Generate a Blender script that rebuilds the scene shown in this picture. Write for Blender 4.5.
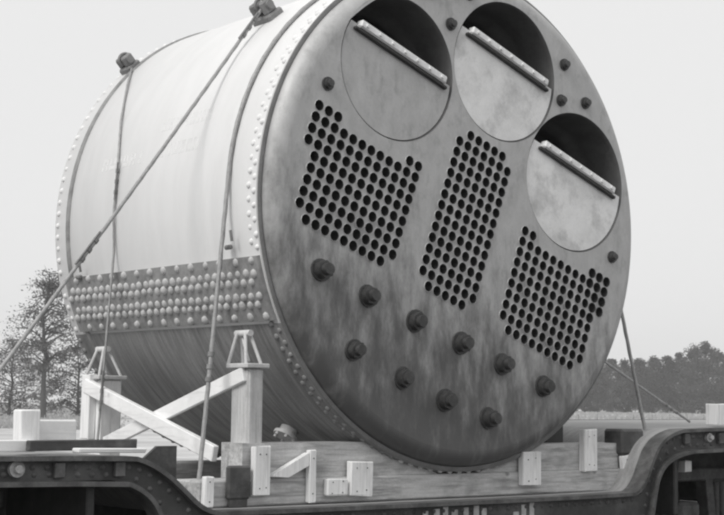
import bpy, bmesh, math, random
from mathutils import Vector, Matrix, Euler
from mathutils.geometry import delaunay_2d_cdt
R_ = random.Random(7)
PI = math.pi
S = bpy.context.scene
for o in list(bpy.data.objects): bpy.data.objects.remove(o)
COL = S.collection
OZ = 3.1          # height of the boiler axis above the ground (m); shapes below are given from that axis
RB = 2.0          # boiler radius
LB = 3.0          # boiler length

# ------------------------------------------------------------------ camera
cd = bpy.data.cameras.new('camera'); cam = bpy.data.objects.new('camera', cd); COL.objects.link(cam)
yaw, pitch, roll = 0.68741, 0.098416, 0.012
fw = Vector((math.sin(yaw)*math.cos(pitch), math.cos(yaw)*math.cos(pitch), math.sin(pitch)))
r0 = Vector((math.cos(yaw), -math.sin(yaw), 0)); u0 = r0.cross(fw)
e1 = r0*math.cos(roll) + u0*math.sin(roll); e2 = -r0*math.sin(roll) + u0*math.cos(roll)
M = Matrix((e1, e2, -fw)).transposed().to_4x4(); M.translation = Vector((-7.936, -8.400, -1.480+OZ))
cam.matrix_world = M
cd.sensor_width = 36.0; cd.lens = 36.0*1468.67/724.0; cd.clip_start = 0.1; cd.clip_end = 3000
S.camera = cam

# ------------------------------------------------------------------ sky (bright overcast) and sun
SUN_EL, SUN_AZ = math.radians(44), math.radians(262)     # azimuth clockwise from +Y
w = bpy.data.worlds.new('World'); S.world = w; w.use_nodes = True
nt = w.node_tree; bg = nt.nodes['Background']
sky = nt.nodes.new('ShaderNodeTexSky'); sky.sky_type = 'NISHITA'; sky.sun_disc = False
sky.sun_elevation = SUN_EL; sky.sun_rotation = SUN_AZ; sky.dust_density = 4.0
bw = nt.nodes.new('ShaderNodeRGBToBW'); nt.links.new(sky.outputs[0], bw.inputs[0])
mx = nt.nodes.new('ShaderNodeMix'); mx.data_type = 'FLOAT'; mx.inputs['Factor'].default_value = 0.93
nt.links.new(bw.outputs[0], mx.inputs['A']); mx.inputs['B'].default_value = 8.95      # an even cloud layer over the clear sky
nt.links.new(mx.outputs['Result'], bg.inputs['Color']); bg.inputs['Strength'].default_value = 0.1
sd = bpy.data.lights.new('sun', 'SUN'); sd.energy = 1.9; sd.angle = math.radians(25); sd.color = (1, 0.985, 0.96)
sun = bpy.data.objects.new('sun', sd); COL.objects.link(sun)
sdir = Vector((math.sin(SUN_AZ)*math.cos(SUN_EL), math.cos(SUN_AZ)*math.cos(SUN_EL), math.sin(SUN_EL)))
sun.rotation_euler = sdir.to_track_quat('Z', 'Y').to_euler(); sun.location = (-20, 0, 30)
S.view_settings.view_transform = 'Standard'; S.view_settings.look = 'None'
S.view_settings.exposure = 0.0; S.view_settings.gamma = 1.0
S.cycles.max_bounces = 6
S.cycles.filter_width = 2.9

# ------------------------------------------------------------------ materials (a black-and-white picture: greys only)
def mat(name, base, rough=0.7, metal=0.0, var=0.25, scale=6.0, bump=0.15, streak=None, fine=60.0, dirt=None, spec=0.4, coords='Object'):
    """grey base colour varied by two noises; streak=(sx,sy,sz) stretches the big noise; dirt=(grey, scale, threshold)"""
    m = bpy.data.materials.new(name); m.use_nodes = True
    n = m.node_tree.nodes; l = m.node_tree.links; b = n['Principled BSDF']
    tc = n.new('ShaderNodeTexCoord'); mp = n.new('ShaderNodeMapping'); l.new(tc.outputs[coords], mp.inputs[0])
    if streak: mp.inputs['Scale'].default_value = streak
    n1 = n.new('ShaderNodeTexNoise'); n1.inputs['Scale'].default_value = scale; n1.inputs['Detail'].default_value = 6; n1.inputs['Roughness'].default_value = .62
    l.new(mp.outputs[0], n1.inputs['Vector'])
    n2 = n.new('ShaderNodeTexNoise'); n2.inputs['Scale'].default_value = fine; n2.inputs['Detail'].default_value = 3
    l.new(tc.outputs[coords], n2.inputs['Vector'])
    a = n.new('ShaderNodeMath'); a.operation = 'MULTIPLY_ADD'; a.inputs[1].default_value = .3; l.new(n2.outputs['Fac'], a.inputs[0]); l.new(n1.outputs['Fac'], a.inputs[2])
    rp = n.new('ShaderNodeMapRange'); l.new(a.outputs[0], rp.inputs[0])
    rp.inputs[1].default_value = .38; rp.inputs[2].default_value = .92
    rp.inputs[3].default_value = base*(1-var); rp.inputs[4].default_value = base*(1+var)
    out = rp.outputs[0]
    if dirt:
        n3 = n.new('ShaderNodeTexNoise'); n3.inputs['Scale'].default_value = dirt[1]; n3.inputs['Detail'].default_value = 7; n3.inputs['Roughness'].default_value = .68
        l.new(mp.outputs[0], n3.inputs['Vector'])
        r3 = n.new('ShaderNodeMapRange'); l.new(n3.outputs['Fac'], r3.inputs[0]); r3.inputs[1].default_value = dirt[2]-.08; r3.inputs[2].default_value = dirt[2]+.1
        r3.inputs[4].default_value = dirt[3] if len(dirt) > 3 else 1.0
        md = n.new('ShaderNodeMix'); md.data_type = 'FLOAT'; l.new(r3.outputs[0], md.inputs['Factor']); l.new(out, md.inputs['A']); md.inputs['B'].default_value = dirt[0]
        out = md.outputs['Result']
    cmb = n.new('ShaderNodeCombineColor')
    for i in range(3): l.new(out, cmb.inputs[i])
    l.new(cmb.outputs[0], b.inputs['Base Color'])
    b.inputs['Roughness'].default_value = rough; b.inputs['Metallic'].default_value = metal; b.inputs['Specular IOR Level'].default_value = spec
    if bump:
        bp = n.new('ShaderNodeBump'); bp.inputs['Strength'].default_value = bump; bp.inputs['Distance'].default_value = .02
        l.new(a.outputs[0], bp.inputs['Height']); l.new(bp.outputs[0], b.inputs['Normal'])
    return m
M_ = dict(
    shell=mat('pale_boiler_paint', .80, .6, .0, .05, 2.4, .08, streak=(1, 2.2, .5), dirt=(.70, 1.6, .64, .5), spec=.25),
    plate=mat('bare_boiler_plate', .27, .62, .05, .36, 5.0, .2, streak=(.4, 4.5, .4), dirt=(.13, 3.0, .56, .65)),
    strap=mat('riveted_strap_steel', .28, .6, .0, .32, 7.0, .2, dirt=(.15, 5.0, .55, .8)),
    rivet=mat('rivet_steel', .54, .62, .0, .35, 3.0, .2),
    head=mat('boiler_head_steel', .48, .58, .25, .15, 5.0, .12, streak=(1.5, 1, .9), dirt=(.25, 6.5, .61, .5), fine=55),
    cover=mat('bright_cover_steel', .80, .58, .1, .18, 3.0, .08, dirt=(.46, 2.6, .57, .9)),
    bar=mat('pale_bar_steel', .82, .5, .1, .2, 14.0, .15),
    soot=mat('furnace_soot', .09, .7, .1, .3, 5.0, .1),
    furn=mat('furnace_wall_steel', .13, .6, .2, .3, 5.0, .1),
    tubein=mat('tube_rust', .045, .7, .2, .3, 9.0, 0),
    tubelip=mat('tube_end_steel', .62, .45, .4, .2, 9.0, 0),
    nut=mat('stay_end_steel', .07, .45, .2, .4, 14.0, .15),
    iron=mat('dark_iron', .055, .6, .2, .35, 8.0, .15),
    edge=mat('sheared_plate_edge', .20, .6, .1, .3, 6.0, .1),
    lug=mat('weathered_lug_iron', .22, .6, .1, .35, 8.0, .15),
    car=mat('wagon_black_paint', .06, .6, .0, .5, 3.0, .2, dirt=(.15, 3.2, .58, .8), fine=25),
    carlight=mat('wagon_worn_edge', .13, .65, .1, .5, 6.0, .2, dirt=(.05, 5.0, .52, .8)),
    deck=mat('deck_boards', .30, .8, 0, .3, 6.0, .2, streak=(.5, 4, 1)),
    timber=mat('weathered_timber', .50, .8, 0, .30, 5.0, .2, streak=(.8, 4, 6), dirt=(.24, 3.0, .60, .8)),
    post=mat('saddle_post_timber', .52, .8, 0, .25, 5.0, .2, streak=(5, 5, .6)),
    fresh=mat('fresh_sawn_wood', .84, .75, 0, .10, 5.0, .1, streak=(4, 4, 1)),
    cable=mat('wire_cable', .34, .55, .3, .2, 30.0, .1),
    ground=mat('dry_ground', .54, .95, 0, .3, .35, .3, dirt=(.36, .12, .52, .8), coords='Object', fine=4.0),
    ballast=mat('dark_cinder_apron', .055, .95, 0, .5, 3.0, .6, fine=30),
    rail=mat('rail_steel', .12, .5, .5, .3, 6.0, .05),
    bark=mat('bark', .09, .9, 0, .4, 6.0, .3, streak=(4, 4, .8)),
    letter=mat('stencil_grey', .70, .5, 0, .10, 9.0, 0),
    whitepaint=mat('worn_white_paint', .5, .6, 0, .35, 9.0, .05, dirt=(.15, 6.0, .58, .8)),
    fence=mat('fence_wood', .34, .9, 0, .3, 6.0, .1),
)
def lower_head_darkening(m, grey):
    # grime and dim low reflection painted into the head colour, darker downwards: its ragged edge runs parallel to the tube rows
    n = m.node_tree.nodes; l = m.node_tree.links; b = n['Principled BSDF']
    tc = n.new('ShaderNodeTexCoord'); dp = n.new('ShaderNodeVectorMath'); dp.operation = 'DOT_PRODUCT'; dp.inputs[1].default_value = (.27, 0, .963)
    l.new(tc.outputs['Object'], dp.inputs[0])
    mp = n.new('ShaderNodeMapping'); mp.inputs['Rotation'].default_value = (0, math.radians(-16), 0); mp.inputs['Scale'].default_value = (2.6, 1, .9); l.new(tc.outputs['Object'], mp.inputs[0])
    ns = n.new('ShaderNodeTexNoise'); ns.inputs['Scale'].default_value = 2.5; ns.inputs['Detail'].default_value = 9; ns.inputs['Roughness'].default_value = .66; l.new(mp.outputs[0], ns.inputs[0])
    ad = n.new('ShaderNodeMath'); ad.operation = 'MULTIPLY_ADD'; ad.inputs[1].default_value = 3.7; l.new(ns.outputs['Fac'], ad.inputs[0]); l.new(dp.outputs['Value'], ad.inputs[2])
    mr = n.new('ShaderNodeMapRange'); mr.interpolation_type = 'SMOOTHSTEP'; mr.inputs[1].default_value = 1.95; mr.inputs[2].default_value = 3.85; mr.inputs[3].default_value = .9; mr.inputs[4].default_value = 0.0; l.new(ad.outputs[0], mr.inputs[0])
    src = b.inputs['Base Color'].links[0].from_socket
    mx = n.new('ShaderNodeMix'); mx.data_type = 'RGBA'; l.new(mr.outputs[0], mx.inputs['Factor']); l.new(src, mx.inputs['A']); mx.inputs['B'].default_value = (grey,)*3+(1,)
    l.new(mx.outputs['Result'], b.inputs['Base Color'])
lower_head_darkening(M_['head'], .085)
def grain(m, axis, dark, amount=.55):
    # long grain lines, knots and grey weather stains
    n = m.node_tree.nodes; l = m.node_tree.links; b = n['Principled BSDF']; tc = n.new('ShaderNodeTexCoord')
    mp = n.new('ShaderNodeMapping'); sc = [16.0, 16.0, 16.0]; sc[axis] = .9; mp.inputs['Scale'].default_value = sc; l.new(tc.outputs['Object'], mp.inputs[0])
    g1 = n.new('ShaderNodeTexNoise'); g1.inputs['Scale'].default_value = 2.2; g1.inputs['Detail'].default_value = 5; g1.inputs['Distortion'].default_value = .6; l.new(mp.outputs[0], g1.inputs[0])
    vo = n.new('ShaderNodeTexVoronoi'); vo.inputs['Scale'].default_value = 3.2; l.new(tc.outputs['Object'], vo.inputs[0])
    kn = n.new('ShaderNodeMapRange'); kn.inputs[1].default_value = .05; kn.inputs[2].default_value = .11; kn.inputs[3].default_value = .8; kn.inputs[4].default_value = 0; l.new(vo.outputs['Distance'], kn.inputs[0])
    gr = n.new('ShaderNodeMapRange'); gr.inputs[1].default_value = .52; gr.inputs[2].default_value = .72; gr.inputs[4].default_value = amount; l.new(g1.outputs['Fac'], gr.inputs[0])
    st = n.new('ShaderNodeTexNoise'); st.inputs['Scale'].default_value = 4.5; st.inputs['Detail'].default_value = 6; l.new(tc.outputs['Object'], st.inputs[0])
    sr = n.new('ShaderNodeMapRange'); sr.inputs[1].default_value = .54; sr.inputs[2].default_value = .75; sr.inputs[4].default_value = .55; l.new(st.outputs['Fac'], sr.inputs[0])
    m1 = n.new('ShaderNodeMath'); m1.operation = 'MAXIMUM'; l.new(gr.outputs[0], m1.inputs[0]); l.new(kn.outputs[0], m1.inputs[1])
    m2 = n.new('ShaderNodeMath'); m2.operation = 'MAXIMUM'; l.new(m1.outputs[0], m2.inputs[0]); l.new(sr.outputs[0], m2.inputs[1])
    src = b.inputs['Base Color'].links[0].from_socket
    mx = n.new('ShaderNodeMix'); mx.data_type = 'RGBA'; l.new(m2.outputs[0], mx.inputs['Factor']); l.new(src, mx.inputs['A']); mx.inputs['B'].default_value = (dark,)*3+(1,)
    l.new(mx.outputs['Result'], b.inputs['Base Color'])
grain(M_['timber'], 0, .17, .7); grain(M_['post'], 2, .22, .6); grain(M_['fresh'], 2, .44, .6)
M_['plank'] = mat('white_plank_wood', .84, .75, 0, .10, 5.0, .1); grain(M_['plank'], 1, .52, .45)
M_['board'] = mat('pale_board_wood', .82, .75, 0, .10, 5.0, .1); grain(M_['board'], 0, .50, .45)
def leafmat(name, base):
    m = mat(name, base, .7, 0, .45, 1.2, 0, fine=9, spec=.2)
    n = m.node_tree.nodes; l = m.node_tree.links; b = n['Principled BSDF']; out = n['Material Output']
    tr = n.new('ShaderNodeBsdfTranslucent'); tr.inputs[0].default_value = (base,)*3+(1,)
    ms = n.new('ShaderNodeMixShader'); ms.inputs[0].default_value = .35
    l.new(b.outputs[0], ms.inputs[1]); l.new(tr.outputs[0], ms.inputs[2]); l.new(ms.outputs[0], out.inputs[0])
    return m
M_['leaf'] = leafmat('foliage', .10); M_['leaf_dark'] = leafmat('dark_foliage', .065); M_['leaf_pale'] = leafmat('pale_foliage', .16)

# ------------------------------------------------------------------ mesh helpers
class MB:
    def __init__(s): s.v = []; s.f = []; s.sm = []
    def add(s, vs, fs, smooth=False):
        k = len(s.v); s.v += [tuple(p) for p in vs]
        for f in fs: s.f.append(tuple(i+k for i in f)); s.sm.append(smooth)
        return s
    def box(s, a, b, c=0.008, rot=None, piv=None):
        """chamfered box from corner a to corner b"""
        bm = bmesh.new(); bmesh.ops.create_cube(bm, size=1)
        d = [b[i]-a[i] for i in range(3)]; m = [(a[i]+b[i])/2 for i in range(3)]
        for v in bm.verts: v.co = Vector((v.co.x*d[0], v.co.y*d[1], v.co.z*d[2]))
        if c: bmesh.ops.bevel(bm, geom=bm.edges[:], offset=min(c, min(abs(x) for x in d)*.3), segments=1, affect='EDGES')
        bm.verts.index_update(); vs = []
        for v in bm.verts:
            p = v.co.copy()
            if rot: p = rot @ p
            vs.append(p+Vector(m))
        s.add(vs, [[v.index for v in f.verts] for f in bm.faces]); bm.free(); return s
    def beam(s, p, q, wd, th, up=(0, 0, 1), c=0.006):
        p, q = Vector(p), Vector(q); d = (q-p); L = d.length; x = d.normalized(); y = Vector(up).cross(x).normalized(); z = x.cross(y)
        return s.box((-L/2+(p+q).x/2, -wd/2+(p+q).y/2, -th/2+(p+q).z/2), (L/2+(p+q).x/2, wd/2+(p+q).y/2, th/2+(p+q).z/2), c, Matrix((x, y, z)).transposed())
    def tube(s, pts, r, n=8, caps=True):
        pts = [Vector(p) for p in pts]; k = len(s.v); rr = r if isinstance(r, (list, tuple)) else [r]*len(pts); u = None
        rings = []
        for i, p in enumerate(pts):
            t = (pts[min(i+1, len(pts)-1)]-pts[max(i-1, 0)]).normalized()
            if u is None: u = t.orthogonal().normalized()
            u = (u - t*u.dot(t)).normalized(); v = t.cross(u)
            rings.append([p+(u*math.cos(2*PI*j/n)+v*math.sin(2*PI*j/n))*rr[i] for j in range(n)])
        vs = [q for g in rings for q in g]; fs = []
        for i in range(len(pts)-1):
            for j in range(n): fs.append((i*n+j, i*n+(j+1) % n, (i+1)*n+(j+1) % n, (i+1)*n+j))
        s.add(vs, fs, True)
        if caps: s.add(rings[0], [tuple(range(n))[::-1]]); s.add(rings[-1], [tuple(range(n))])
        return s
    def lathe(s, prof, n=192, a0=0.0, a1=2*PI, axis='y', c=(0, 0), smooth=True, flip=False):
        """profile of (radius, y) turned about the y axis through x,z = c"""
        full = abs(a1-a0-2*PI) < 1e-6; m = n if full else n+1; vs = []; fs = []
        for (r, y) in prof:
            for j in range(m):
                t = a0+(a1-a0)*j/n; vs.append((c[0]+r*math.cos(t), y, c[1]+r*math.sin(t)))
        for i in range(len(prof)-1):
            for j in range(n):
                a, b = i*m+j, i*m+(j+1) % m; q = (a, b, b+m, a+m)
                fs.append(q[::-1] if flip else q)
        return s.add(vs, fs, smooth)
    def prism(s, poly, y0, y1):
        """polygon of (x,z) extruded from y0 to y1"""
        n = len(poly); vs = [(x, y0, z) for x, z in poly]+[(x, y1, z) for x, z in poly]
        fs = [tuple(range(n)), tuple(range(2*n-1, n-1, -1))]+[(i, i+n, (i+1) % n+n, (i+1) % n) for i in range(n)]
        return s.add(vs, fs)
    def mesh(s, name, m):
        me = bpy.data.meshes.new(name); me.from_pydata(s.v, [], s.f); me.polygons.foreach_set('use_smooth', s.sm); me.materials.append(m); me.update()
        return me
    def build(s, name, m, parent=None, origin=None):
        """one mesh object; as a child it shares its parent's origin"""
        if parent is not None: org = ORG[parent.name]
        else: org = Vector(origin if origin else [sum(p[i] for p in s.v)/len(s.v) for i in (0, 1)]+[min(p[2] for p in s.v)])
        me = s.mesh(name, m)
        for v in me.vertices: v.co = v.co - org
        o = bpy.data.objects.new(name, me); COL.objects.link(o)
        if parent is not None: o.parent = parent
        else: o.location = org+Vector((0, 0, OZ))
        ORG[o.name] = org
        bm = bmesh.new(); bm.from_mesh(me); bmesh.ops.recalc_face_normals(bm, faces=bm.faces); bm.to_mesh(me); bm.free()
        return o
ORG = {}
def tag(o, label=None, cat=None, group=None, kind=None):
    if label: o['label'] = label
    if cat: o['category'] = cat
    if group: o['group'] = group
    if kind: o['kind'] = kind
    return o
def empty(name, org, label, cat, group=None):
    o = bpy.data.objects.new(name, None); COL.objects.link(o); o.location = Vector(org)+Vector((0, 0, OZ)); o.empty_display_size = .2
    ORG[o.name] = Vector(org); return tag(o, label, cat, group)
def place(me, name, parent, pos, rot=None):
    o = bpy.data.objects.new(name, me); COL.objects.link(o); o.parent = parent; o.location = Vector(pos)-ORG[parent.name]
    if rot is not None: o.rotation_euler = rot
    ORG[o.name] = Vector(pos); return o
def cylpt(a, y, r=RB): return Vector((r*math.cos(math.radians(a)), y, r*math.sin(math.radians(a))))

# ------------------------------------------------------------------ ground and track
G = -OZ
g = MB(); N = 40
g.add([(-460+920*i/N, -460+920*j/N, G) for j in range(N+1) for i in range(N+1)], [(j*(N+1)+i, j*(N+1)+i+1, (j+1)*(N+1)+i+1, (j+1)*(N+1)+i) for j in range(N) for i in range(N)])
tag(g.build('ground', M_['ground'], origin=(0, 0, G)), kind='structure')
b = MB(); b.prism([(-60, G+.004), (60, G+.004)], 0, 1) if False else None
YC = 1.5
b.add([(-150, YC-45, G+.006), (150, YC-45, G+.006), (150, YC-1.4, G+.1), (-150, YC-1.4, G+.1), (-150, YC+1.4, G+.1), (150, YC+1.4, G+.1), (150, YC+14, G+.006), (-150, YC+14, G+.006)],
      [(0, 1, 2, 3), (3, 2, 5, 4), (4, 5, 6, 7)])
tag(b.build('track_bed_dark_apron', M_['ballast'], origin=(0, YC, G)), kind='structure')  # track bed widened out of view as added dark ground to cut bounce light
rl = MB()
for s in (-1, 1):
    y = YC+s*.72
    rl.box((-150, y-.06, G+.12), (150, y+.06, G+.135), 0); rl.box((-150, y-.012, G+.135), (150, y+.012, G+.235), 0); rl.box((-150, y-.035, G+.235), (150, y+.035, G+.27), .006)
tag(rl.build('railway_track', M_['rail'], origin=(0, YC, G)), kind='structure')

# ------------------------------------------------------------------ the well wagon
TOP = [(-9, -1.80), (-3.15, -1.82), (-3.0, -1.86), (-2.85, -1.945), (-2.72, -2.05), (-2.62, -2.14), (-2.52, -2.19), (-2.4, -2.205), (1.66, -2.205), (1.75, -2.18), (1.84, -2.09), (1.91, -1.95), (2.0, -1.81), (2.16, -1.71), (2.45, -1.655), (9, -1.63)]
BOT = [(-9, -1.98), (-3.2, -2.0), (-3.05, -2.06), (-2.95, -2.15), (-2.88, -2.3), (-2.8, -2.48), (-2.65, -2.62), (-2.4, -2.68), (1.6, -2.68), (1.8, -2.62), (1.93, -2.45), (1.98, -2.22), (2.02, -2.09), (2.11, -1.985), (2.28, -1.915), (2.6, -1.87), (9, -1.85)]
def resample(c, n=140):
    out = []
    seg = [math.dist(c[i], c[i+1]) for i in range(len(c)-1)]; T = sum(seg)
    for k in range(n+1):
        d = T*k/n; i = 0
        while i < len(seg)-1 and d > seg[i]: d -= seg[i]; i += 1
        t = d/seg[i]; out.append((c[i][0]+(c[i+1][0]-c[i][0])*t, c[i][1]+(c[i+1][1]-c[i][1])*t))
    return out
def smooth(c, it=2):
    for _ in range(it):
        o = [c[0]]
        for i in range(len(c)-1):
            p, q = c[i], c[i+1]; o += [(p[0]*.75+q[0]*.25, p[1]*.75+q[1]*.25), (p[0]*.25+q[0]*.75, p[1]*.25+q[1]*.75)]
        c = o+[c[-1]]
    return c
TS, BS = smooth(TOP), smooth(BOT)
def strip(mb, c, y0, y1, th):
    """plate of thickness th following curve c (x,z) from y0 to y1"""
    n = len(c); nor = []
    for i in range(n):
        a, b2 = c[max(i-1, 0)], c[min(i+1, n-1)]; dx, dz = b2[0]-a[0], b2[1]-a[1]; L = math.hypot(dx, dz) or 1; nor.append((-dz/L, dx/L))
    vs = []
    for (x, z), (nx, nz) in zip(c, nor): vs += [(x, y0, z), (x, y1, z), (x-nx*th, y1, z-nz*th), (x-nx*th, y0, z-nz*th)]
    fs = [(4*i+k, 4*i+(k+1) % 4, 4*i+4+(k+1) % 4, 4*i+4+k) for i in range(n-1) for k in range(4)]+[(3, 2, 1, 0), tuple(range(4*n-4, 4*n))]
    mb.add(vs, fs)
wag = empty('flat_wagon', (0, YC, G+.27), 'black well wagon with raised ends carrying the boiler on its low middle', 'railway wagon')
Y0, Y1 = -.30, 3.30
def web(mb, y, th=.02):
    T, B = resample(TOP, 160), resample(BOT, 160); n = len(T)
    vs = []
    for (a, b2) in zip(T, B):
        vs += [(a[0], y, a[1]-.02), (a[0], y+th, a[1]-.02), (b2[0], y+th, b2[1]+.02), (b2[0], y, b2[1]+.02)]
    fs = [(4*i+k, 4*i+(k+1) % 4, 4*i+4+(k+1) % 4, 4*i+4+k) for i in range(n-1) for k in range(4)]
    mb.add(vs, fs)
for y in (Y0+.06, Y1-.08):
    k = MB(); web(k, y); k.build('side_sill', M_['car'], wag)
for (ya, yb) in ((Y0, Y0+.16), (Y1-.16, Y1)):
    k = MB(); strip(k, TS, ya, yb, .03); k.build('top_flange', M_['carlight'], wag)
    k = MB(); strip(k, BS, ya, yb, -.03); k.build('bottom_flange', M_['carlight'], wag)
k = MB(); strip(k, [(x, z-.004) for x, z in TS], Y0+.16, Y1-.16, .05); k.build('deck', M_['deck'], wag)
for x0, x1, z in ((-8.9, -3.0, -2.0), (2.3, 8.9, -1.87)):
    k = MB()
    k.box((x0, Y0+.1, z-.03), (x0+.12, Y1-.1, z+.12), .02)
    k.build('end_frame', M_['car'], wag)
# pale stencilled strokes at the top of the sill, cut by the picture's lower edge
k = MB()
for i, (x0, wd) in enumerate([(-.63, .05), (-.52, .055), (-.43, .05), (-.34, .06), (-.22, .05), (-.115, .055), (-.03, .05), (.40, .05), (.49, .05)]):
    k.box((x0, Y0+.054, -2.47), (x0+wd, Y0+.06, -2.27+.012*(i % 3)), 0)
k.box((.31, Y0+.054, -2.37), (.37, Y0+.06, -2.31), 0)
k.build('painted_stroke', M_['whitepaint'], wag)['kind'] = 'stuff'
for x, z, r in ((-3.9, -1.90, .05), (2.74, -1.75, .04)):
    k = MB(); k.tube([(x, Y0+.061, z), (x, Y0+.03, z)], r, 16); k.tube([(x, Y0+.035, z), (x, Y0+.0, z)], r*.5, 10); k.build('cover_plate', M_['whitepaint'], wag)
# rivets along the sill web near the goosenecks
rv = MB(); rv.add([(0, 0, .016)]+[(.013*math.cos(2*PI*i/6), .013*math.sin(2*PI*i/6), .010) for i in range(6)]+[(.02*math.cos(2*PI*i/6), .02*math.sin(2*PI*i/6), 0) for i in range(6)],
       [(0, 1+i, 1+(i+1) % 6) for i in range(6)]+[(1+i, 7+i, 7+(i+1) % 6, 1+(i+1) % 6) for i in range(6)], True)
RVW = rv.mesh('rivet', M_['carlight'])
rw = MB(); qv = Matrix.Rotation(PI/2, 3, 'X')
for c, off in ((resample(TS, 190), -.07), (resample(BS, 190), .07)):
    for i in range(len(c)):
        x, z = c[i]
        if not -4.6 < x < 3.6: continue
        a, b2 = c[max(i-1, 0)], c[min(i+1, len(c)-1)]; dx, dz = b2[0]-a[0], b2[1]-a[1]; L = math.hypot(dx, dz)
        rw.add([qv @ v.co + Vector((x-dz/L*off, Y0+.06, z+dx/L*off)) for v in RVW.vertices], [p.vertices for p in RVW.polygons], True)
rw.build('sill_rivets', M_['carlight'], wag)['kind'] = 'stuff'
for x in (-3.62, -3.2, 2.42, 2.9, 3.4):
    zt = -1.83 if x < 0 else -1.675; k = MB(); k.box((x-.035, Y0+.02, zt-.13), (x+.035, Y0+.058, zt-.035), .006); k.build('stake_pocket', M_['carlight'], wag)
# iron anchor blocks that take the hold-down cables
for bx in (((-2.21, -.02, -2.15), (-2.02, .026, -1.92)), ((1.86, -.02, -1.90), (2.15, .2, -1.68)), ((-2.46, 2.84, -2.09), (-2.13, 3.1, -1.88)), ((1.84, 2.84, -1.9), (2.2, 3.1, -1.66))):
    k = MB(); a, c = bx; k.box(a, c, .02); k.box((a[0]+.02, a[1]+.01, -2.205), (c[0]-.02, c[1]-.01, a[2]), .004)
    k.build('anchor_block', M_['car'], wag)
# dark corner plate at the left end of the low deck, and the deep underframe over the bogies
k = MB(); k.prism([(-2.64, -2.15), (-2.30, -2.2), (-2.30, -1.80), (-2.46, -1.80), (-2.56, -1.88)], .50, .53); k.build('corner_plate', M_['car'], wag)
for x0, x1, z in ((-8.8, -3.35, -2.02), (2.38, 8.8, -1.9)):
    k = MB(); k.box((x0, .92, -2.31), (x1, 2.08, z), .02); k.build('centre_sill', M_['car'], wag)
    k = MB(); xx = x1 if x0 < 0 else x0; k.box((xx-.03, Y0+.12, -2.42), (xx+.03, Y1-.12, z), .01); k.build('cross_plate', M_['iron'], wag)
# bogies
def bogie(cx):
    sf = MB()
    for s in (-1, 1):
        y = YC+s*1.02
        for (za, zb, dx) in ((-2.06, -2.18, 1.35), (-2.62, -2.72, .95)):
            sf.box((cx-dx, y-.07, zb), (cx+dx, y+.07, za), .015)
        for sx in (-1, 1):
            sf.beam((cx+sx*1.25, y, -2.16), (cx+sx*.85, y, -2.66), .13, .12)
            sf.beam((cx+sx*.38, y, -2.16), (cx+sx*.32, y, -2.64), .13, .11)
            sf.box((cx+sx*.86-.15, y-.16*(1 if s < 0 else 0)-.06, -2.66), (cx+sx*.86+.15, y+.06+.16*(1 if s > 0 else 0), -2.36), .03)
        for i in range(5): sf.tube([(cx-.2+i*.1, y, -2.62), (cx-.2+i*.1, y, -2.2)], .035, 8)
    sf.box((cx-.2, YC-1.0, -2.4), (cx+.2, YC+1.0, -2.1), .02); sf.box((cx-.3, YC-.3, -2.1), (cx+.3, YC+.3, -1.95), .02)
    o = sf.build('bogie', M_['carlight'], wag)
    for sx in (-1, 1):
        wh = MB(); x = cx+sx*.86
        for s in (-1, 1):
            vs = MB(); prof = [(0.06, -.05), (.30, -.03), (.36, -.065), (.415, -.065), (.42, .05), (.45, .055), (.45, .075), (.36, .075), (.30, .03), (.06, .05)]
            wh.lathe([(r, YC+s*.72-s*yy) for r, yy in prof], 40, c=(x, G+.27+.42))
        wh.tube([(x, YC-.95, G+.69), (x, YC+.95, G+.69)], .07, 12)
        wh.build('wheelset', M_['iron'], o)
bogie(4.0); bogie(-5.0)

# ------------------------------------------------------------------ the boiler
boi = empty('boiler', (0, LB/2, -RB), 'huge riveted marine boiler lying on the wagon with three furnace mouths and banks of tubes', 'boiler')
k = MB(); k.lathe([(1.968, -.004), (1.998, -.004), (2.002, .001), (2.002, .014), (1.999, .016)], 256); k.build('shell_edge', M_['edge'], boi)
k = MB(); k.lathe([(1.975, 2.97), (1.975, .03), (1.975, 0), (2.0, 0.0), (2.004, .006), (2.0, .012), (2.0, LB), (1.975, LB), (1.975, 2.97)], 256)
# lower plate of the shell is a second sheet, bare and dark, laid over the pale one
shell = k.build('shell', M_['shell'], boi)
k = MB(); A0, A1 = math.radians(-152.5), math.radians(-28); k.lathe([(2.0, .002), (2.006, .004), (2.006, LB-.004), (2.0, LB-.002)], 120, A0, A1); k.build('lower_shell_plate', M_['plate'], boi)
def strap(a0, a1, y0, y1, name='butt_strap'):
    k = MB(); n = 20; P = [(2.0, y0), (2.022, y0+.004), (2.028, y0+.012), (2.028, y1-.012), (2.022, y1-.004), (2.0, y1)]
    k.lathe(P, n, math.radians(a0), math.radians(a1))
    for a in (a0, a1):
        vs = [cylpt(a, y, r) for r, y in P]; k.add(vs, [tuple(range(len(vs)))])
    return k.build(name, M_['strap'], boi)
SA0, SA1 = -166.9, -153.4
st = strap(SA0, SA1, .03, 2.86)
def rivet_mesh(r, h, n=8):
    k = MB(); vs = [(0, 0, h)]; fs = []; rings = [(.55, .85), (.88, .5), (1.0, 0)]
    for rr, hh in rings: vs += [(r*rr*math.cos(2*PI*i/n), r*rr*math.sin(2*PI*i/n), h*hh) for i in range(n)]
    fs += [(0, 1+i, 1+(i+1) % n) for i in range(n)]
    for q in range(2): fs += [(1+q*n+i, 1+(q+1)*n+i, 1+(q+1)*n+(i+1) % n, 1+q*n+(i+1) % n) for i in range(n)]
    k.add(vs, fs, True); return k
RV = rivet_mesh(.032, .028).mesh('rivet', M_['rivet'])
RS = rivet_mesh(.024, .018).mesh('rivet', M_['rivet']); RSD = rivet_mesh(.024, .018).mesh('rivet', M_['plate']); RSP = rivet_mesh(.024, .018).mesh('rivet', M_['shell'])
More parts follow.
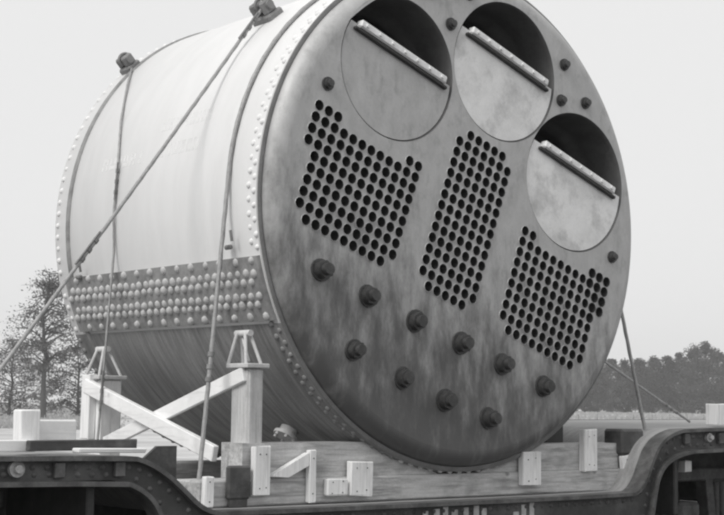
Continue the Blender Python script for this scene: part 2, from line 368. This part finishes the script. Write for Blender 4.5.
def put_rivet(me, parent, a, y, r):
    q = Vector((math.cos(math.radians(a)), 0, math.sin(math.radians(a)))).to_track_quat('Z', 'Y').to_euler()
    o = place(me, 'rivet', parent, cylpt(a+R_.gauss(0, .07), y+R_.gauss(0, .003), r-R_.uniform(0, .004)), q); k_ = R_.uniform(.88, 1.1); o.scale = (k_*R_.uniform(.94, 1.06), k_, R_.uniform(.75, 1.15)); return o
for fr, wide in ((.06, 1), (.255, 0), (.385, 0), (.60, 0), (.73, 0), (.92, 1)):
    a = SA0+(SA1-SA0)*fr; p = .196 if wide else .098
    y = .10+(0 if wide else (.0 if fr in (.255, .60) else .049))
    while y < 2.82: put_rivet(RV, st, a, y, 2.027); y += p
rest = MB()
for y, off in ((.045, 0), (.105, .5), (2.955, 0)):
    n = 124
    for i in range(n):
        a = 360*(i+off)/n; aa = (a+360) % 360
        rr = 2.006 if 207.5 < aa < 332 else 2.0
        if 193 < aa < 207.5 and y < 2.9: continue
        if 108 < aa < 250: put_rivet(RSP if rr < 2.003 else RSD, shell, a, y, rr)
        else:
            q = Vector((math.cos(math.radians(a)), 0, math.sin(math.radians(a)))).to_track_quat('Z', 'Y').to_matrix()
            rest.add([q @ v.co + cylpt(a, y, rr) for v in RS.vertices], [p.vertices for p in RS.polygons], True)
o = rest.build('far_side_rivets', M_['rivet'], shell); o['kind'] = 'stuff'
# raised ring at the rear end of the shell
k = MB(); k.lathe([(2.0, 2.74), (2.014, 2.745), (2.014, 2.79), (2.0, 2.795)], 200); k.build('rear_band', M_['strap'], boi)
# rear head
k = MB(); k.lathe([(1.97, 2.9), (1.97, 2.98), (1.94, 3.06), (1.86, 3.1), (0.001, 3.1)], 128); k.build('rear_head', M_['head'], boi)

# front head: flat tube sheet with real holes and a rounded flange
YF = -.105
KR = .12
RF = 1.965-KR
FUR = [(-.79, 1.045, .56), (.352, 1.192, .572), (1.18, .378, .588)]
tubes = []
def nest(org, eu, ew, cells):
    for c, r in cells: tubes.append((org[0]+eu[0]*c+ew[0]*r, org[1]+eu[1]*c+ew[1]*r))
EU = (.0873, -.0308); EW = (-.0312, -.0868)
n1 = [(c, r) for c in range(12) for r in range(10) if not (c == 0 and r > 3) and not (c == 1 and r > 8) and not (3 <= c <= 9 and r == 0) and not (c == 11 and r == 9)]
nest((-1.545, .655), EU, EW, n1)
n2 = [(c, r) for c in range(-1, 6) for r in range(15) if not (c in (-1, 5) and r in (0, 14))]
nest((-.035, .621), EU, EW, n2)
n3 = [(c, r) for c in range(12) for r in range(10) if not (c == 11 and r > 3) and not (c == 10 and r > 8) and not (2 <= c <= 8 and r == 0) and not (c == 0 and r == 9)]
nest((.578, -.082), (.0895, -.0322), (-.0312, -.0866), n3)
HR = .0418
pv, pe = [], []
def loop(cx, cz, r, n, ph=0):
    k = len(pv); pv.extend(Vector((cx+r*math.cos(2*PI*i/n+ph), cz+r*math.sin(2*PI*i/n+ph))) for i in range(n)); pe.extend((k+i, k+(i+1) % n) for i in range(n))
loop(0, 0, RF, 192)
for cx, cz, r in FUR: loop(cx, cz, r, 72)
for cx, cz in tubes: loop(cx, cz, HR, 10, .2)
vo, eo, fo, *_ = delaunay_2d_cdt(pv, pe, [], 1, 1e-6)
k = MB(); fs = []
for f in fo:
    c = sum((vo[i] for i in f), Vector((0, 0)))/len(f)
    if c.length > RF*.9999: continue
    if any((c.x-a)**2+(c.y-b2)**2 < (r*.9995)**2 for a, b2, r in FUR): continue
    if any((c.x-a)**2+(c.y-b2)**2 < (HR*.97)**2 for a, b2 in tubes): continue
    fs.append(tuple(f))
vs = [(p.x, YF, p.y) for p in vo]
used = sorted({i for f in fs for i in f}); ix = {j: i for i, j in enumerate(used)}
k.add([vs[j] for j in used], [tuple(ix[i] for i in f) for f in fs])
prof = [(RF, YF)]+[(RF+KR*math.sin(t*PI/20), YF+KR-KR*math.cos(t*PI/20)) for t in range(1, 11)]+[(RF+KR, .3)]
k.lathe(prof, 192)
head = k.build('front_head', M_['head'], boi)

# fire tubes: one small lipped tube in each hole
def tube_mb():
    k = MB(); n = 10
    k.lathe([(.0415, .01), (.0436, -.002), (.0425, -.006), (.0408, -.005), (.0400, .004), (.0398, .42), (.0008, .42)], n, smooth=True)
    return k
tb = tube_mb()
TM = tb.mesh('fire_tube', M_['tubein'])
TM.materials.append(M_['tubelip'])
for i, p in enumerate(TM.polygons):
    if i < 30: p.material_index = 1
tubes_sorted = sorted(tubes, key=lambda t: t[0])
rest = MB()
for i, (x, z) in enumerate(tubes_sorted):
    if i < 300: place(TM, 'fire_tube', boi, (x, YF, z))
    else: rest.add([(v.co.x+x, v.co.y+YF, v.co.z+z) for v in TM.vertices], [p.vertices for p in TM.polygons], True)
o = rest.build('outer_fire_tubes', M_['tubein'], boi); o['kind'] = 'stuff'

# furnaces
TILT = math.radians(-19.6)
eu = Vector((math.cos(TILT), 0, math.sin(TILT))); ew = Vector((-math.sin(TILT), 0, math.cos(TILT)))
for fi, (cx, cz, r) in enumerate(FUR):
    k = MB(); pr = [(r-.001, YF), (r-.007, YF+.012), (r-.010, YF+.04), (r-.012, YF+.3)]
    for i in range(52): pr.append((r-.034+.022*math.cos(i*PI/5), YF+.32+i*.032))
    pr.append((.001, pr[-1][1]))
    k.lathe(pr, 72, c=(cx, cz)); fu = k.build('furnace', M_['furn'], boi)
    ctr = Vector((cx, 0, cz)); wch = .13; rr = r-.015
    a0 = math.asin(wch/rr); pts = []
    for i in range(49):
        t = PI-a0+(PI+2*a0)*i/48; p = ctr+eu*(rr*math.cos(t))+ew*(rr*math.sin(t)); pts.append((p.x, p.z))
    k = MB(); k.prism(pts, YF+.013, YF+.04); cov = k.build('mouth_cover', M_['head'] if fi == 0 else M_['cover'], fu)
    if fi: cov['label'] = 'pale worn cover plate over the lower half of the mouth'
    # pale bar (dead plate edge) along the chord
    half = .46; c0 = ctr+ew*(wch+.005)
    k = MB(); a = c0-eu*half; b2 = c0+eu*half; a.y = b2.y = YF+.005
    k.beam(a, b2, .07, .064, up=ew, c=.012)
    for i in range(7):
        p = c0+eu*(-half+.06+i*(2*half-.12)/6); k.tube([(p.x, YF-.045, p.z), (p.x, YF-.025, p.z)], .014, 8)
    k.build('dead_plate', M_['bar'], fu)
    k = MB()          # dark strip painting in the gap shadow under the bar, then the grate
    a = ctr+ew*(wch-.044)-eu*(half+.03); b2 = ctr+ew*(wch-.044)+eu*(half+.03); a.y = b2.y = YF+.002
    k.beam(a, b2, .04, .026, up=ew, c=.006); k.build('bar_gap_shadow', M_['iron'], fu)
    k = MB(); a = ctr+ew*(wch-.01)-eu*(rr*.93); b2 = ctr+ew*(wch-.01)+eu*(rr*.93); n_ = 16
    for i in range(n_+1):
        p = a.lerp(b2, i/n_); k.box((p.x-.02, YF+.06, p.z-.03), (p.x+.02, YF+1.7, p.z+.03), 0)
    o = k.build('fire_grate', M_['soot'], fu); o['kind'] = 'stuff'

# stay ends on the head
def stay_mb(r, h):
    k = MB(); k.tube([(0, .01, 0), (0, -.014, 0)], r*1.22, 16)
    k.tube([(0, -.01, 0), (0, -h*.62, 0)], r, 6); k.tube([(0, -h*.6, 0), (0, -h, 0)], r*.62, 12); return k
def setmesh(k, name, m):
    me = k.mesh(name, m); bm = bmesh.new(); bm.from_mesh(me); bmesh.ops.recalc_face_normals(bm, faces=bm.faces); bm.to_mesh(me); bm.free(); return me
SB = setmesh(stay_mb(.068, .105), 'stay_nut', M_['nut']); SS = setmesh(stay_mb(.042, .055), 'stay_nut', M_['nut'])
for x, z in [(-1.51, -.538), (-1.07, -.701), (-.607, -.864), (-.131, -1.013), (.315, -1.164), (.782, -1.33), (-1.196, -1.101), (-.722, -1.295), (-.295, -1.454), (.163, -1.589)]:
    o = place(SB, 'stay_nut', boi, (x, YF, z), (R_.gauss(0, .05), R_.uniform(0, 1), R_.gauss(0, .05))); o.scale = (R_.uniform(.88, 1.12),)*2+(R_.uniform(.88, 1.12),)
for x, z in [(-1.471, .824), (-.459, 1.70), (-.053, 1.76), (-.257, 1.48), (1.04, 1.36), (1.0, 1.05), (1.30, 1.07), (1.631, -.218), (-1.60, .95)]:
    if (x, z) != (-1.60, .95): place(SS, 'stay_nut', boi, (x, YF, z), (0, R_.uniform(0, 1), 0))

# lifting lugs and fittings on the shell
def lug(a, y, r_out, wy, wt, name='lifting_lug'):
    er = Vector((math.cos(math.radians(a)), 0, math.sin(math.radians(a)))); et = Vector((-er.z, 0, er.x)); k = MB()
    rot = Matrix((et, Vector((0, 1, 0)), er)).transposed()
    def lb(t0, t1, y0, y1, r0_, r1_, c=.01):
        m = et*((t0+t1)/2)+Vector((0, (y0+y1)/2, 0))+er*((r0_+r1_)/2); d = Vector((t1-t0, y1-y0, r1_-r0_))
        k.box(m-d/2, m+d/2, c, rot)
    lb(-wt, wt, y-wy, y+wy, 1.985, 2.05, .015)
    for s in (-1, 1): lb(-wt*.75, wt*.75, y+s*wy*.55-.025, y+s*wy*.55+.025, 2.04, r_out, .02)
    p = er*(r_out-.05)+Vector((0, y, 0)); k.tube([p-Vector((0, wy*1.0, 0)), p+Vector((0, wy*1.0, 0))], .035, 10)
    ring = [p+er*(.045*math.cos(t)+.02)+et*(.06*math.sin(t)) for t in [2*PI*i/16 for i in range(17)]]
    k.tube(ring, .014, 8, False)
    return k.build(name, M_['lug'], boi)
lug(129.5, .92, 2.16, .12, .085); lug(133.5, 2.86, 2.14, .085, .075)
def clamp(a, y):
    er = Vector((math.cos(math.radians(a)), 0, math.sin(math.radians(a)))); et = Vector((-er.z, 0, er.x)); k = MB()
    rot = Matrix((et, Vector((0, 1, 0)), er)).transposed(); p = er*2.04+Vector((0, y, 0)); d = Vector((.035, .07, .04)); k.box(p-d/2, p+d/2, .01, rot)
    p2 = er*2.06+Vector((0, y-.08, 0))-et*.06; k.tube([p2+et*.02, p2-et*.06], .011, 8)
    k.build('shell_clip', M_['lug'], boi)
clamp(-169.3, .34); clamp(-166.9, 2.58)
def flange(a, y):
    er = Vector((math.cos(math.radians(a)), 0, math.sin(math.radians(a)))); c = Vector((0, y, 0)); k = MB()
    k.tube([er*1.99+c, er*2.06+c], .07, 12); k.tube([er*2.06+c, er*2.085+c], .10, 16); et = Vector((-er.z, 0, er.x))
    for i in range(6):
        q = et*(.08*math.cos(i*PI/3))+Vector((0, .08*math.sin(i*PI/3), 0)); k.tube([er*2.08+c+q, er*2.105+c+q], .014, 6)
    k.build('pipe_flange', M_['rivet'], boi)
flange(-122.7, .81); flange(-55, .5)
# two faint stencilled lines on the shell, worn past reading
k = MB(); rr = random.Random(5)
def stroke(a, y, da, dy):
    vs = [cylpt(a, y, 2.0006), cylpt(a, y+dy, 2.0006), cylpt(a+da, y+dy, 2.0006), cylpt(a+da, y, 2.0006)]; k.add(vs, [(0, 1, 2, 3)])
for a, y0, y1 in ((158.6, .78, 1.50), (165.2, .86, 1.42), (165.6, 1.68, 2.28)):
    y = y0
    while y < y1:
        wl = rr.uniform(.07, .1)
        stroke(a, y, 3.0, .026)
        if rr.random() < .8: stroke(a, y+wl-.034, 3.0, .026)
        if rr.random() < .6: stroke(a+rr.choice((0, 1.1, 2.0)), y+.026, .8, wl-.06)
        y += wl+.02
o = k.build('worn_stencil', M_['letter'], shell); o['kind'] = 'stuff'

# ------------------------------------------------------------------ blocking timbers on the low deck
def thing(mb, name, m, label, cat, group=None): return tag(mb.build(name, m), label, cat, group)
DZ = -2.203
k = MB(); k.box((-2.42, .03, DZ), (2.04, .33, -2.02), .012)
thing(k, 'sill_timber', M_['timber'], 'long weathered beam lying on the low deck under the front end of the boiler', 'timber', None)
def saddle(x0, x1, y0, y1, z0, zt):
    pts = [(x0, z0), (x0, zt)]; s = 1 if x0 < 0 else -1
    lim = math.sqrt(2.01**2-zt**2)
    xs = [(-2.01*math.cos(t)) for t in []]
    if x0 < 0:
        pts.append((-lim, zt)); n = 8
        for i in range(1, n+1):
            z = zt+(z0-zt)*i/n; x = -math.sqrt(max(2.012**2-z*z, 0.0))
            if x > x1: x = x1
            pts.append((x, z))
        pts = [(x0, z0), (x0, zt), (-lim, zt)]+[p for p in pts[3:]]
    else:
        pts = [(x1, z0), (x1, zt), (lim, zt)]; n = 8
        for i in range(1, n+1):
            z = zt+(z0-zt)*i/n; x = math.sqrt(max(2.012**2-z*z, 0.0)); pts.append((max(x, x0), z))
    k = MB(); k.prism(pts, y0, y1); return k
thing(saddle(-2.05, -.22, .05, .31, -2.018, -1.77), 'saddle_block', M_['timber'], 'grey saddle timber cut to the curve under the left of the boiler front', 'timber', 'saddle timbers')
thing(saddle(.22, 2.03, .05, .31, -2.018, -1.80), 'saddle_block', M_['timber'], 'grey saddle timber cut to the curve under the right of the boiler front', 'timber', 'saddle timbers')
k = MB(); k.box((-2.42, 2.7, DZ), (2.04, 2.98, -2.02), .012)
thing(k, 'sill_timber', M_['timber'], 'long weathered beam lying on the low deck under the rear end of the boiler', 'timber')
def bx(name, a, b_, m, label, cat, group=None, rot=None):
    if rot is None: rot = Euler((R_.gauss(0, .006), R_.gauss(0, .012), R_.gauss(0, .012))).to_matrix()
    k = MB(); k.box(a, b_, .007, rot); k.v = [tuple(c+R_.gauss(0, .0022) for c in p) for p in k.v]
    o = thing(k, name, M_[m], label, cat, group)
    if name == 'wooden_cleat':
        hh, ww = b_[2]-a[2], b_[0]-a[0]
        for fz in (.16, .84):
            for fx in ((.3, .7) if ww > .1 else (.5,)):
                x = a[0]+ww*(fx+R_.gauss(0, .04)); z = a[2]+hh*(fz+R_.gauss(0, .02)); q = MB(); q.tube([(x, a[1]+.004, z), (x, a[1]-.004, z)], .0045, 8); q.build('nail_head', M_['iron'], o)
    return o
GC = 'pale cleats nailed round the blocking'
bx('wooden_cleat', (-2.0, -.03, -2.13), (-1.86, .028, -1.79), 'fresh', 'tall pale cleat nailed at the foot of the tall near post', 'cleat', GC)
bx('wooden_cleat', (-1.14, -.03, -2.16), (-.93, .028, -1.91), 'fresh', 'squat white block below the left edge of the boiler front', 'cleat', GC)
bx('wooden_cleat', (-1.35, -.02, -2.15), (-1.16, .028, -2.03), 'fresh', 'low pale block lying just left of the squat white block', 'cleat', GC)
bx('wooden_cleat', (-1.515, -.025, -2.195), (-1.455, .028, -1.82), 'fresh', 'thin upright pale strip between the tall post and the squat white block', 'cleat', GC)
bx('wooden_cleat', (.64, -.03, -2.13), (.85, .028, -1.86), 'fresh', 'broad white block under the right edge of the boiler front', 'cleat', GC)
bx('wooden_cleat', (1.38, -.03, -2.03), (1.53, .048, -1.68), 'fresh', 'tall white cleat standing above the right hand saddle timber', 'cleat', GC)
bx('wooden_cleat', (-2.40, -.03, -2.195), (-2.33, .028, -1.99), 'fresh', 'thin pale strip at the left end of the long beam', 'cleat', GC)
bx('wooden_cleat', (1.88, -.02, -2.18), (2.03, .028, -1.90), 'fresh', 'leaning pale block at the right end of the long beam', 'cleat', GC, Euler((0, math.radians(-8), 0)).to_matrix())
k = MB(); k.prism([(-1.855, -2.0), (-1.52, -1.84), (-1.52, -1.93), (-1.70, -2.01)], -.02, .04)
thing(k, 'wooden_wedge', M_['fresh'], 'pale tapering wedge driven beside the thin upright strip', 'wedge')

# saddle posts with their iron caps
def post(x0, x1, y0, y1, zt, label, m='post', eye=True, dz=DZ):
    p = empty('saddle_post', ((x0+x1)/2, (y0+y1)/2, dz), label, 'post', 'posts that hold the boiler sideways')
    k = MB(); k.box((x0, y0, dz), (x1, y1, zt), .012); k.build('timber_post', M_[m], p)
    k = MB(); k.box((x0-.035, y0-.03, zt+.002), (x1+.03, y1+.02, zt+.035), .006); c = k.build('iron_cap', M_['rivet'], p)
    if eye:
        mx_, my_ = (x0+x1)/2-.02, (y0+y1)/2+.03
        k = MB()
        for sx in (-1, 1):
            for sy in (-1, 1): k.tube([(mx_+sx*(x1-x0)*.5, my_-.02+sy*.11, zt+.03), (mx_+sx*.02, my_+sy*.05, zt+.25)], .013, 7)
        k.tube([(mx_, my_-.09, zt+.25), (mx_, my_+.09, zt+.25)], .024, 10)
        k.tube([(mx_-.02, my_-.10, zt+.05), (mx_+.02, my_+.05, zt+.24)], .011, 6)
        k.build('cable_eye', M_['rivet'], p)
    return p
post(-2.0, -1.80, .36, .56, -1.25, 'tall square timber post left of the boiler front capped with an iron eye') if False else None
post(-2.0, -1.872, .06, .28, -1.25, 'tall square timber post nearest the boiler front, iron eye on its cap')
post(-2.0, -1.80, 2.14, 2.32, -1.32, 'short square timber post at the rear left of the boiler behind the crossed planks', 'fresh')
post(1.34, 1.56, .38, .58, -1.36, 'timber post under the right side of the boiler front, its shade put in as dark colour', 'iron', False)  # timber in dark iron colour: the shade under the boiler is painted in
post(1.75, 2.0, 2.14, 2.32, -1.32, 'timber post at the far right rear behind the boiler', 'post', False)
bx('wooden_stake', (-2.07, 2.20, -1.80), (-2.002, 2.33, -1.28), 'fresh', 'narrow pale stake against the short rear post', 'stake')
GB = 'crossed white braces between the two posts'
k = MB(); k.beam((-2.055, 2.27, -1.37), (-2.055, .38, -1.855), .05, .115)
thing(k, 'brace_plank', M_['plank'], 'white plank sloping down from the short rear post towards the tall post foot', 'plank', GB)
k = MB(); k.beam((-2.028+.0, .12, -1.29), (-2.028, 2.0, -1.82), .045, .105) if False else k.beam((-2.012, .10, -1.29), (-2.012, 2.02, -1.83), .034, .105)
thing(k, 'brace_plank', M_['plank'], 'white plank sloping up from the rear post foot to the top of the tall post', 'plank', GB)

# timbers on the raised ends of the wagon
bx('wooden_stake', (-3.74, .02, -1.80), (-3.61, .14, -1.55), 'fresh', 'white stub stake standing on the raised left end of the wagon', 'stake')
bx('wooden_board', (-3.58, .16, -1.80), (-3.28, .24, -1.615), 'board', 'broad white board set on edge between the stub stake and the rear post', 'board')
bx('wooden_board', (-6.4, -.05, -1.80), (-3.66, .0, -1.73), 'board', 'long low pale plank running left along the raised wagon end', 'board')
bx('wooden_board', (-3.46, -.22, -1.815), (-2.98, -.12, -1.785), 'board', 'thin pale strip on the edge of the raised left end', 'board')
bx('wooden_board', (-3.75, -.11, -1.80), (-2.98, -.06, -1.735), 'car', 'dark low board on the raised left end below the short rear post', 'board')
bx('wooden_stake', (3.24, .02, -1.648), (3.42, .16, -1.45), 'fresh', 'white block standing on the raised right end of the wagon', 'stake')
bx('wooden_stake', (2.60, -.1, -2.06), (2.70, -.02, -1.96), 'fresh', 'small white block lodged under the right gooseneck above the bogie', 'block')

# ------------------------------------------------------------------ cables
def cable(name, pts, r, label, cat='cable', group=None, clamps=()):
    # wire rope: a tube whose section is three lobes that twist along the length
    P = [Vector(p) for p in pts]; fine = [P[0]]
    for i in range(len(P)-1):
        L = (P[i+1]-P[i]).length; m = max(1, int(L/.028)); fine += [P[i].lerp(P[i+1], j/m) for j in range(1, m+1)]
    k = MB(); n = 9; u = None; vs = []; fs = []; s_ = 0
    for i, p in enumerate(fine):
        t = (fine[min(i+1, len(fine)-1)]-fine[max(i-1, 0)]).normalized()
        if u is None: u = t.orthogonal().normalized()
        u = (u-t*u.dot(t)).normalized(); v = t.cross(u)
        if i: s_ += (p-fine[i-1]).length
        for j in range(n):
            a = 2*PI*j/n; q = r*(1+.09*math.cos(3*(a-s_/(r*5.5)))); vs.append(p+(u*math.cos(a)+v*math.sin(a))*q)
    for i in range(len(fine)-1):
        for j in range(n): fs.append((i*n+j, i*n+(j+1) % n, (i+1)*n+(j+1) % n, (i+1)*n+j))
    k.add(vs, fs, True); e = empty(name, P[-1], label, cat, group); k.build('wire_rope', M_['cable'], e)
    for f in clamps:
        i = int(f*(len(fine)-2)); a = fine[i]; d = (fine[i+1]-a).normalized(); k = MB()
        for w_ in (-.09, 0, .09): k.tube([a+d*(w_-.016), a+d*(w_+.016)], r*1.55, 8)
        k.tube([a-d*.16+d.orthogonal()*r*1.1, a+d*.16+d.orthogonal()*r*1.6], r*.55, 6); k.build('rope_clamp', M_['lug'], e)
    return e
def tangent_angle(px, pz, side, r=2.018):
    d = math.hypot(px, pz); base = math.degrees(math.atan2(pz, px)); off = math.degrees(math.acos(r/d))
    return base-off if side < 0 else base+off
al = tangent_angle(-2.32, -2.19, -1) % 360; ar = tangent_angle(2.43, -1.7, 1)
arc = [cylpt(al-(al-ar)*i/60, .35, 2.018) for i in range(61)]
cable('tie_down_cable', [(-2.285, .02, -2.0), (-2.285, .3, -1.5)][:0]+[(-2.32, .2, -2.19)]+arc+[(2.43, .12, -1.7)][:0]+[(2.30, .1, -1.68)], .016, 'thick cable looped over the front of the boiler shell just behind its face', 'cable', None, clamps=(.10,))
pts = [cylpt(a, y, 2.022) for a, y in ((134, 2.8), (143, 2.51), (156, 2.2), (168, 2.0), (180, 1.97), (188, 1.98))]+[(-2.12, 1.95, -1.81)]
cable('tie_down_cable', pts, .010, 'thin cable hanging down the rear of the pale shell to the short post', clamps=(.43, .9))
L0 = cylpt(129.5, .89, 2.11)
cable('guy_cable', [L0.lerp(Vector((-4.05, .5, -1.80)), i/12)-Vector((0, 0, .03*math.sin(PI*i/12))) for i in range(13)], .014, 'taut cable slanting from the top lug across the pale shell to the lower left', 'cable', clamps=(.06, .62))
k = MB(); 
cable('guy_cable', [cylpt(-12, 1.5, 2.02), (4.72, 1.5, -1.64)], .013, 'taut cable slanting from behind the boiler to the raised right end', 'cable', clamps=(.9,))
cable('tie_down_cable', [cylpt(0, 2.6, 2.02), cylpt(-8, 2.6, 2.02), (2.5, 2.6, -1.9)], .017, 'thin cable behind the right edge of the boiler', 'cable') if False else None

# ------------------------------------------------------------------ trees, brush and fence beyond the track
def leaf_cloud(mb, centre, rad, n, size, rnd, flat=.6):
    c = Vector(centre)
    for _ in range(n):
        d = Vector((rnd.gauss(0, 1), rnd.gauss(0, 1), rnd.gauss(0, 1))).normalized()*(rnd.random()**.5)
        p = c+Vector((d.x*rad[0], d.y*rad[1], d.z*rad[2])); s = size*rnd.uniform(.6, 1.3)
        u = Vector((rnd.gauss(0, 1), rnd.gauss(0, 1), rnd.gauss(0, flat))).normalized(); v = u.orthogonal().normalized(); v = Matrix.Rotation(rnd.uniform(0, 6.28), 3, u) @ v
        mb.add([p-u*s, p+v*s*.45, p+u*s, p-v*s*.45], [(0, 1, 2, 3)])
def tree(x, y, h, wd, label, cat='tree', leaf='leaf', seed=0, group=None, low=.15, clumps=26, per=46, size=.16, conical=.4, name='tree', lean=0.0, flat=(.5, .8), twigs=0):
    rnd = random.Random(seed); t = empty(name, (x, y, G), label, cat, group)
    tr = MB(); bend = [Vector((x+lean*(i/7)**2*h+rnd.gauss(0, .012*h), y+rnd.gauss(0, .012*h), G+h*.94*i/7)) for i in range(8)]; bend[0] = Vector((x, y, G-.1))
    r0_ = max(.05, h*.022); tr.tube(bend, [r0_*(1-.86*i/7) for i in range(8)], 8)
    cr = MB()
    for i in range(clumps):
        f = low+(1-low)*(i+.5)/clumps*.97; q = bend[0].lerp(bend[-1], 0); j = min(6, int(f*7*.999)); q = bend[j].lerp(bend[j+1], f*7*.999-j)
        prof = (math.sin(PI*min(1, (f-low)/(1-low)*.9+.12))**.7)*(1-conical*f)
        a = rnd.uniform(0, 2*PI); d = wd*.5*prof*rnd.uniform(.25, 1.0); e = q+Vector((math.cos(a)*d, math.sin(a)*d, rnd.uniform(-.02, .05)*h))
        tr.tube([q-Vector((0, 0, .05*h)), q.lerp(e, .5)+Vector((0, 0, .01*h)), e], [r0_*.35*(1-f*.5), r0_*.22*(1-f*.5), r0_*.08], 5)
        for _ in range(twigs):
            d2 = Vector((rnd.gauss(0, 1), rnd.gauss(0, 1), rnd.gauss(.15, .5))).normalized()*wd*rnd.uniform(.08, .2); m_ = q.lerp(e, rnd.uniform(.45, 1)); tr.tube([m_, m_+d2*.6+Vector((0, 0, .02)), m_+d2], [r0_*.1, r0_*.07, r0_*.03], 4)
        rd = wd*rnd.uniform(.13, .22)*(.55+.45*prof); leaf_cloud(cr, e, (rd, rd, rd*rnd.uniform(*flat)), per, size*rnd.uniform(.8, 1.2), rnd)
    tr.build('trunk', M_['bark'], t); cr.build('crown', M_[leaf], t)
    return t
FX = Vector((math.sin(yaw), math.cos(yaw), 0)); RX = Vector((math.cos(yaw), -math.sin(yaw), 0)); CP = Vector((-7.936, -8.40, 0))
def spot(px, d):
    """ground point seen at picture column px, d metres ahead"""
    p = CP+FX*d+RX*((px-362)/1468.67*d); return p.x, p.y
x, y = spot(47, 120); tree(x, y, 12.4, 11.0, 'wispy tree with open layered crown left of the boiler', leaf='leaf_pale', seed=14, low=.34, clumps=52, per=90, size=.12, conical=.45, flat=(.3, .6), twigs=6)
x, y = spot(14, 132); tree(x, y, 7.4, 8.5, 'low broad bush at the far left edge of the picture', cat='bush', name='bush', leaf='leaf_pale', seed=3, low=.04, clumps=46, per=80, size=.12, flat=(.4, .7), twigs=4, conical=.3)
x, y = spot(80, 128); tree(x, y, 6.9, 7.0, 'broad bush just behind the short rear post', cat='bush', name='bush', leaf='leaf', seed=5, low=.04, clumps=40, per=80, size=.12, flat=(.4, .7), twigs=4, conical=.3)
x, y = spot(48, 150); tree(x, y, 5.6, 9.0, 'pale low bush behind the wispy tree trunk', cat='bush', name='bush', leaf='leaf_pale', seed=8, low=.04, clumps=40, per=80, size=.12, flat=(.4, .7), twigs=4, conical=.3)
GT = 'trees beyond the field on the right'
row = [(560, 330, 14.0), (584, 342, 14.0), (598, 355, 13.9), (612, 340, 13.0), (626, 350, 13.0), (640, 346, 13.2), (654, 358, 14.2), (667, 340, 13.7), (680, 350, 14.6), (694, 338, 16.2), (706, 347, 17.6), (718, 340, 15.4), (731, 350, 15.0), (746, 344, 15.8)]
lab = ['bushy tree hidden behind the right side of the boiler', 'bushy tree in the row seen just past the boiler edge', 'second tree past the boiler edge in the far row', 'third tree past the boiler edge in the far row', 'low tree in the far row above the leaning cable', 'round tree in the far row right of the vertical cable', 'broad tree at the middle of the far row', 'tree in the far row just left of the tall crowns', 'tall tree left of the tallest crown in the far row', 'tall full tree beside the tallest crown in the far row', 'tallest rounded tree in the far row on the right', 'tree at the right picture edge below the tallest crown', 'tree cut by the right picture edge in the far row', 'tree standing last in the far row beyond the right edge']
for i, (px, d, h) in enumerate(row):
    x, y = spot(px, d); tree(x, y, h, R_.uniform(9.0, 12.5), lab[i], leaf=('leaf', 'leaf_dark')[i % 3 == 1], seed=40+i, group=GT, low=.03, clumps=70, per=100, size=.26, conical=.35, flat=(.5, .9))
# brush that closes the row below the crowns: one mass
k = MB(); rnd = random.Random(77)
for i in range(170):
    x, y = spot(rnd.uniform(530, 790), rnd.uniform(365, 400)); hh = rnd.uniform(6, 14); leaf_cloud(k, (x, y, G+hh*.5), (4, 4, hh*.55), 200, .34, rnd)
tag(k.build('undergrowth', M_['leaf'], origin=(240, 200, G)), kind='stuff')
# rough dry grass and weeds over the field: one mass
M_['grass'] = leafmat('dry_grass', .42)
k = MB(); rnd = random.Random(21)
for i in range(2600):
    d = 80+rnd.random()**1.5*250; px = rnd.choice((rnd.uniform(-60, 110), rnd.uniform(540, 790))); x, y = spot(px, d)
    if y < 17: continue
    hh = rnd.uniform(.12, .4); w_ = .35+d*.004
    for _ in range(9):
        p = Vector((x+rnd.gauss(0, w_), y+rnd.gauss(0, w_), G)); t_ = Vector((rnd.gauss(0, .3), rnd.gauss(0, .3), 1))*hh*rnd.uniform(.5, 1.2); u = Vector((rnd.gauss(0, 1), rnd.gauss(0, 1), 0)).normalized()*(.03+d*.0006)
        k.add([p-u, p+u, p+t_], [(0, 1, 2)])
tag(k.build('grass', M_['grass'], origin=(60, 60, G)), kind='stuff')
# post and wire fence across the field
f0, f1 = spot(540, 62), spot(800, 70)
fe = empty('field_fence', (f0[0], f0[1], G), 'low post and wire fence crossing the pale field right of the boiler', 'fence')
n = 16
for i in range(n):
    p = Vector((f0[0], f0[1], G)).lerp(Vector((f1[0], f1[1], G)), i/(n-1)); k = MB(); k.tube([p-Vector((0, 0, .1)), p+Vector((R_.gauss(0, .02), 0, 1.25+R_.gauss(0, .05)))], .05, 7); k.build('fence_post', M_['fence'], fe)
for hgt in (.45, .8, 1.12):
    k = MB(); k.tube([(f0[0], f0[1]-.06, G+hgt), (f1[0], f1[1]-.06, G+hgt)], .008, 5); k.build('fence_wire', M_['cable'], fe)

# ------------------------------------------------------------------ air: thin even haze round everything
hz = bpy.data.materials.new('thin_haze'); hz.use_nodes = True; t = hz.node_tree
for n_ in list(t.nodes): t.nodes.remove(n_)
out = t.nodes.new('ShaderNodeOutputMaterial'); pvn = t.nodes.new('ShaderNodeVolumePrincipled'); t.links.new(pvn.outputs[0], out.inputs['Volume'])
pvn.inputs['Color'].default_value = (.97, .97, .97, 1); pvn.inputs['Density'].default_value = .0007
k = MB(); k.box((-470, -470, G-1), (470, 470, G+24), 0)
tag(k.build('haze', hz, origin=(0, 0, G-1)), kind='stuff')
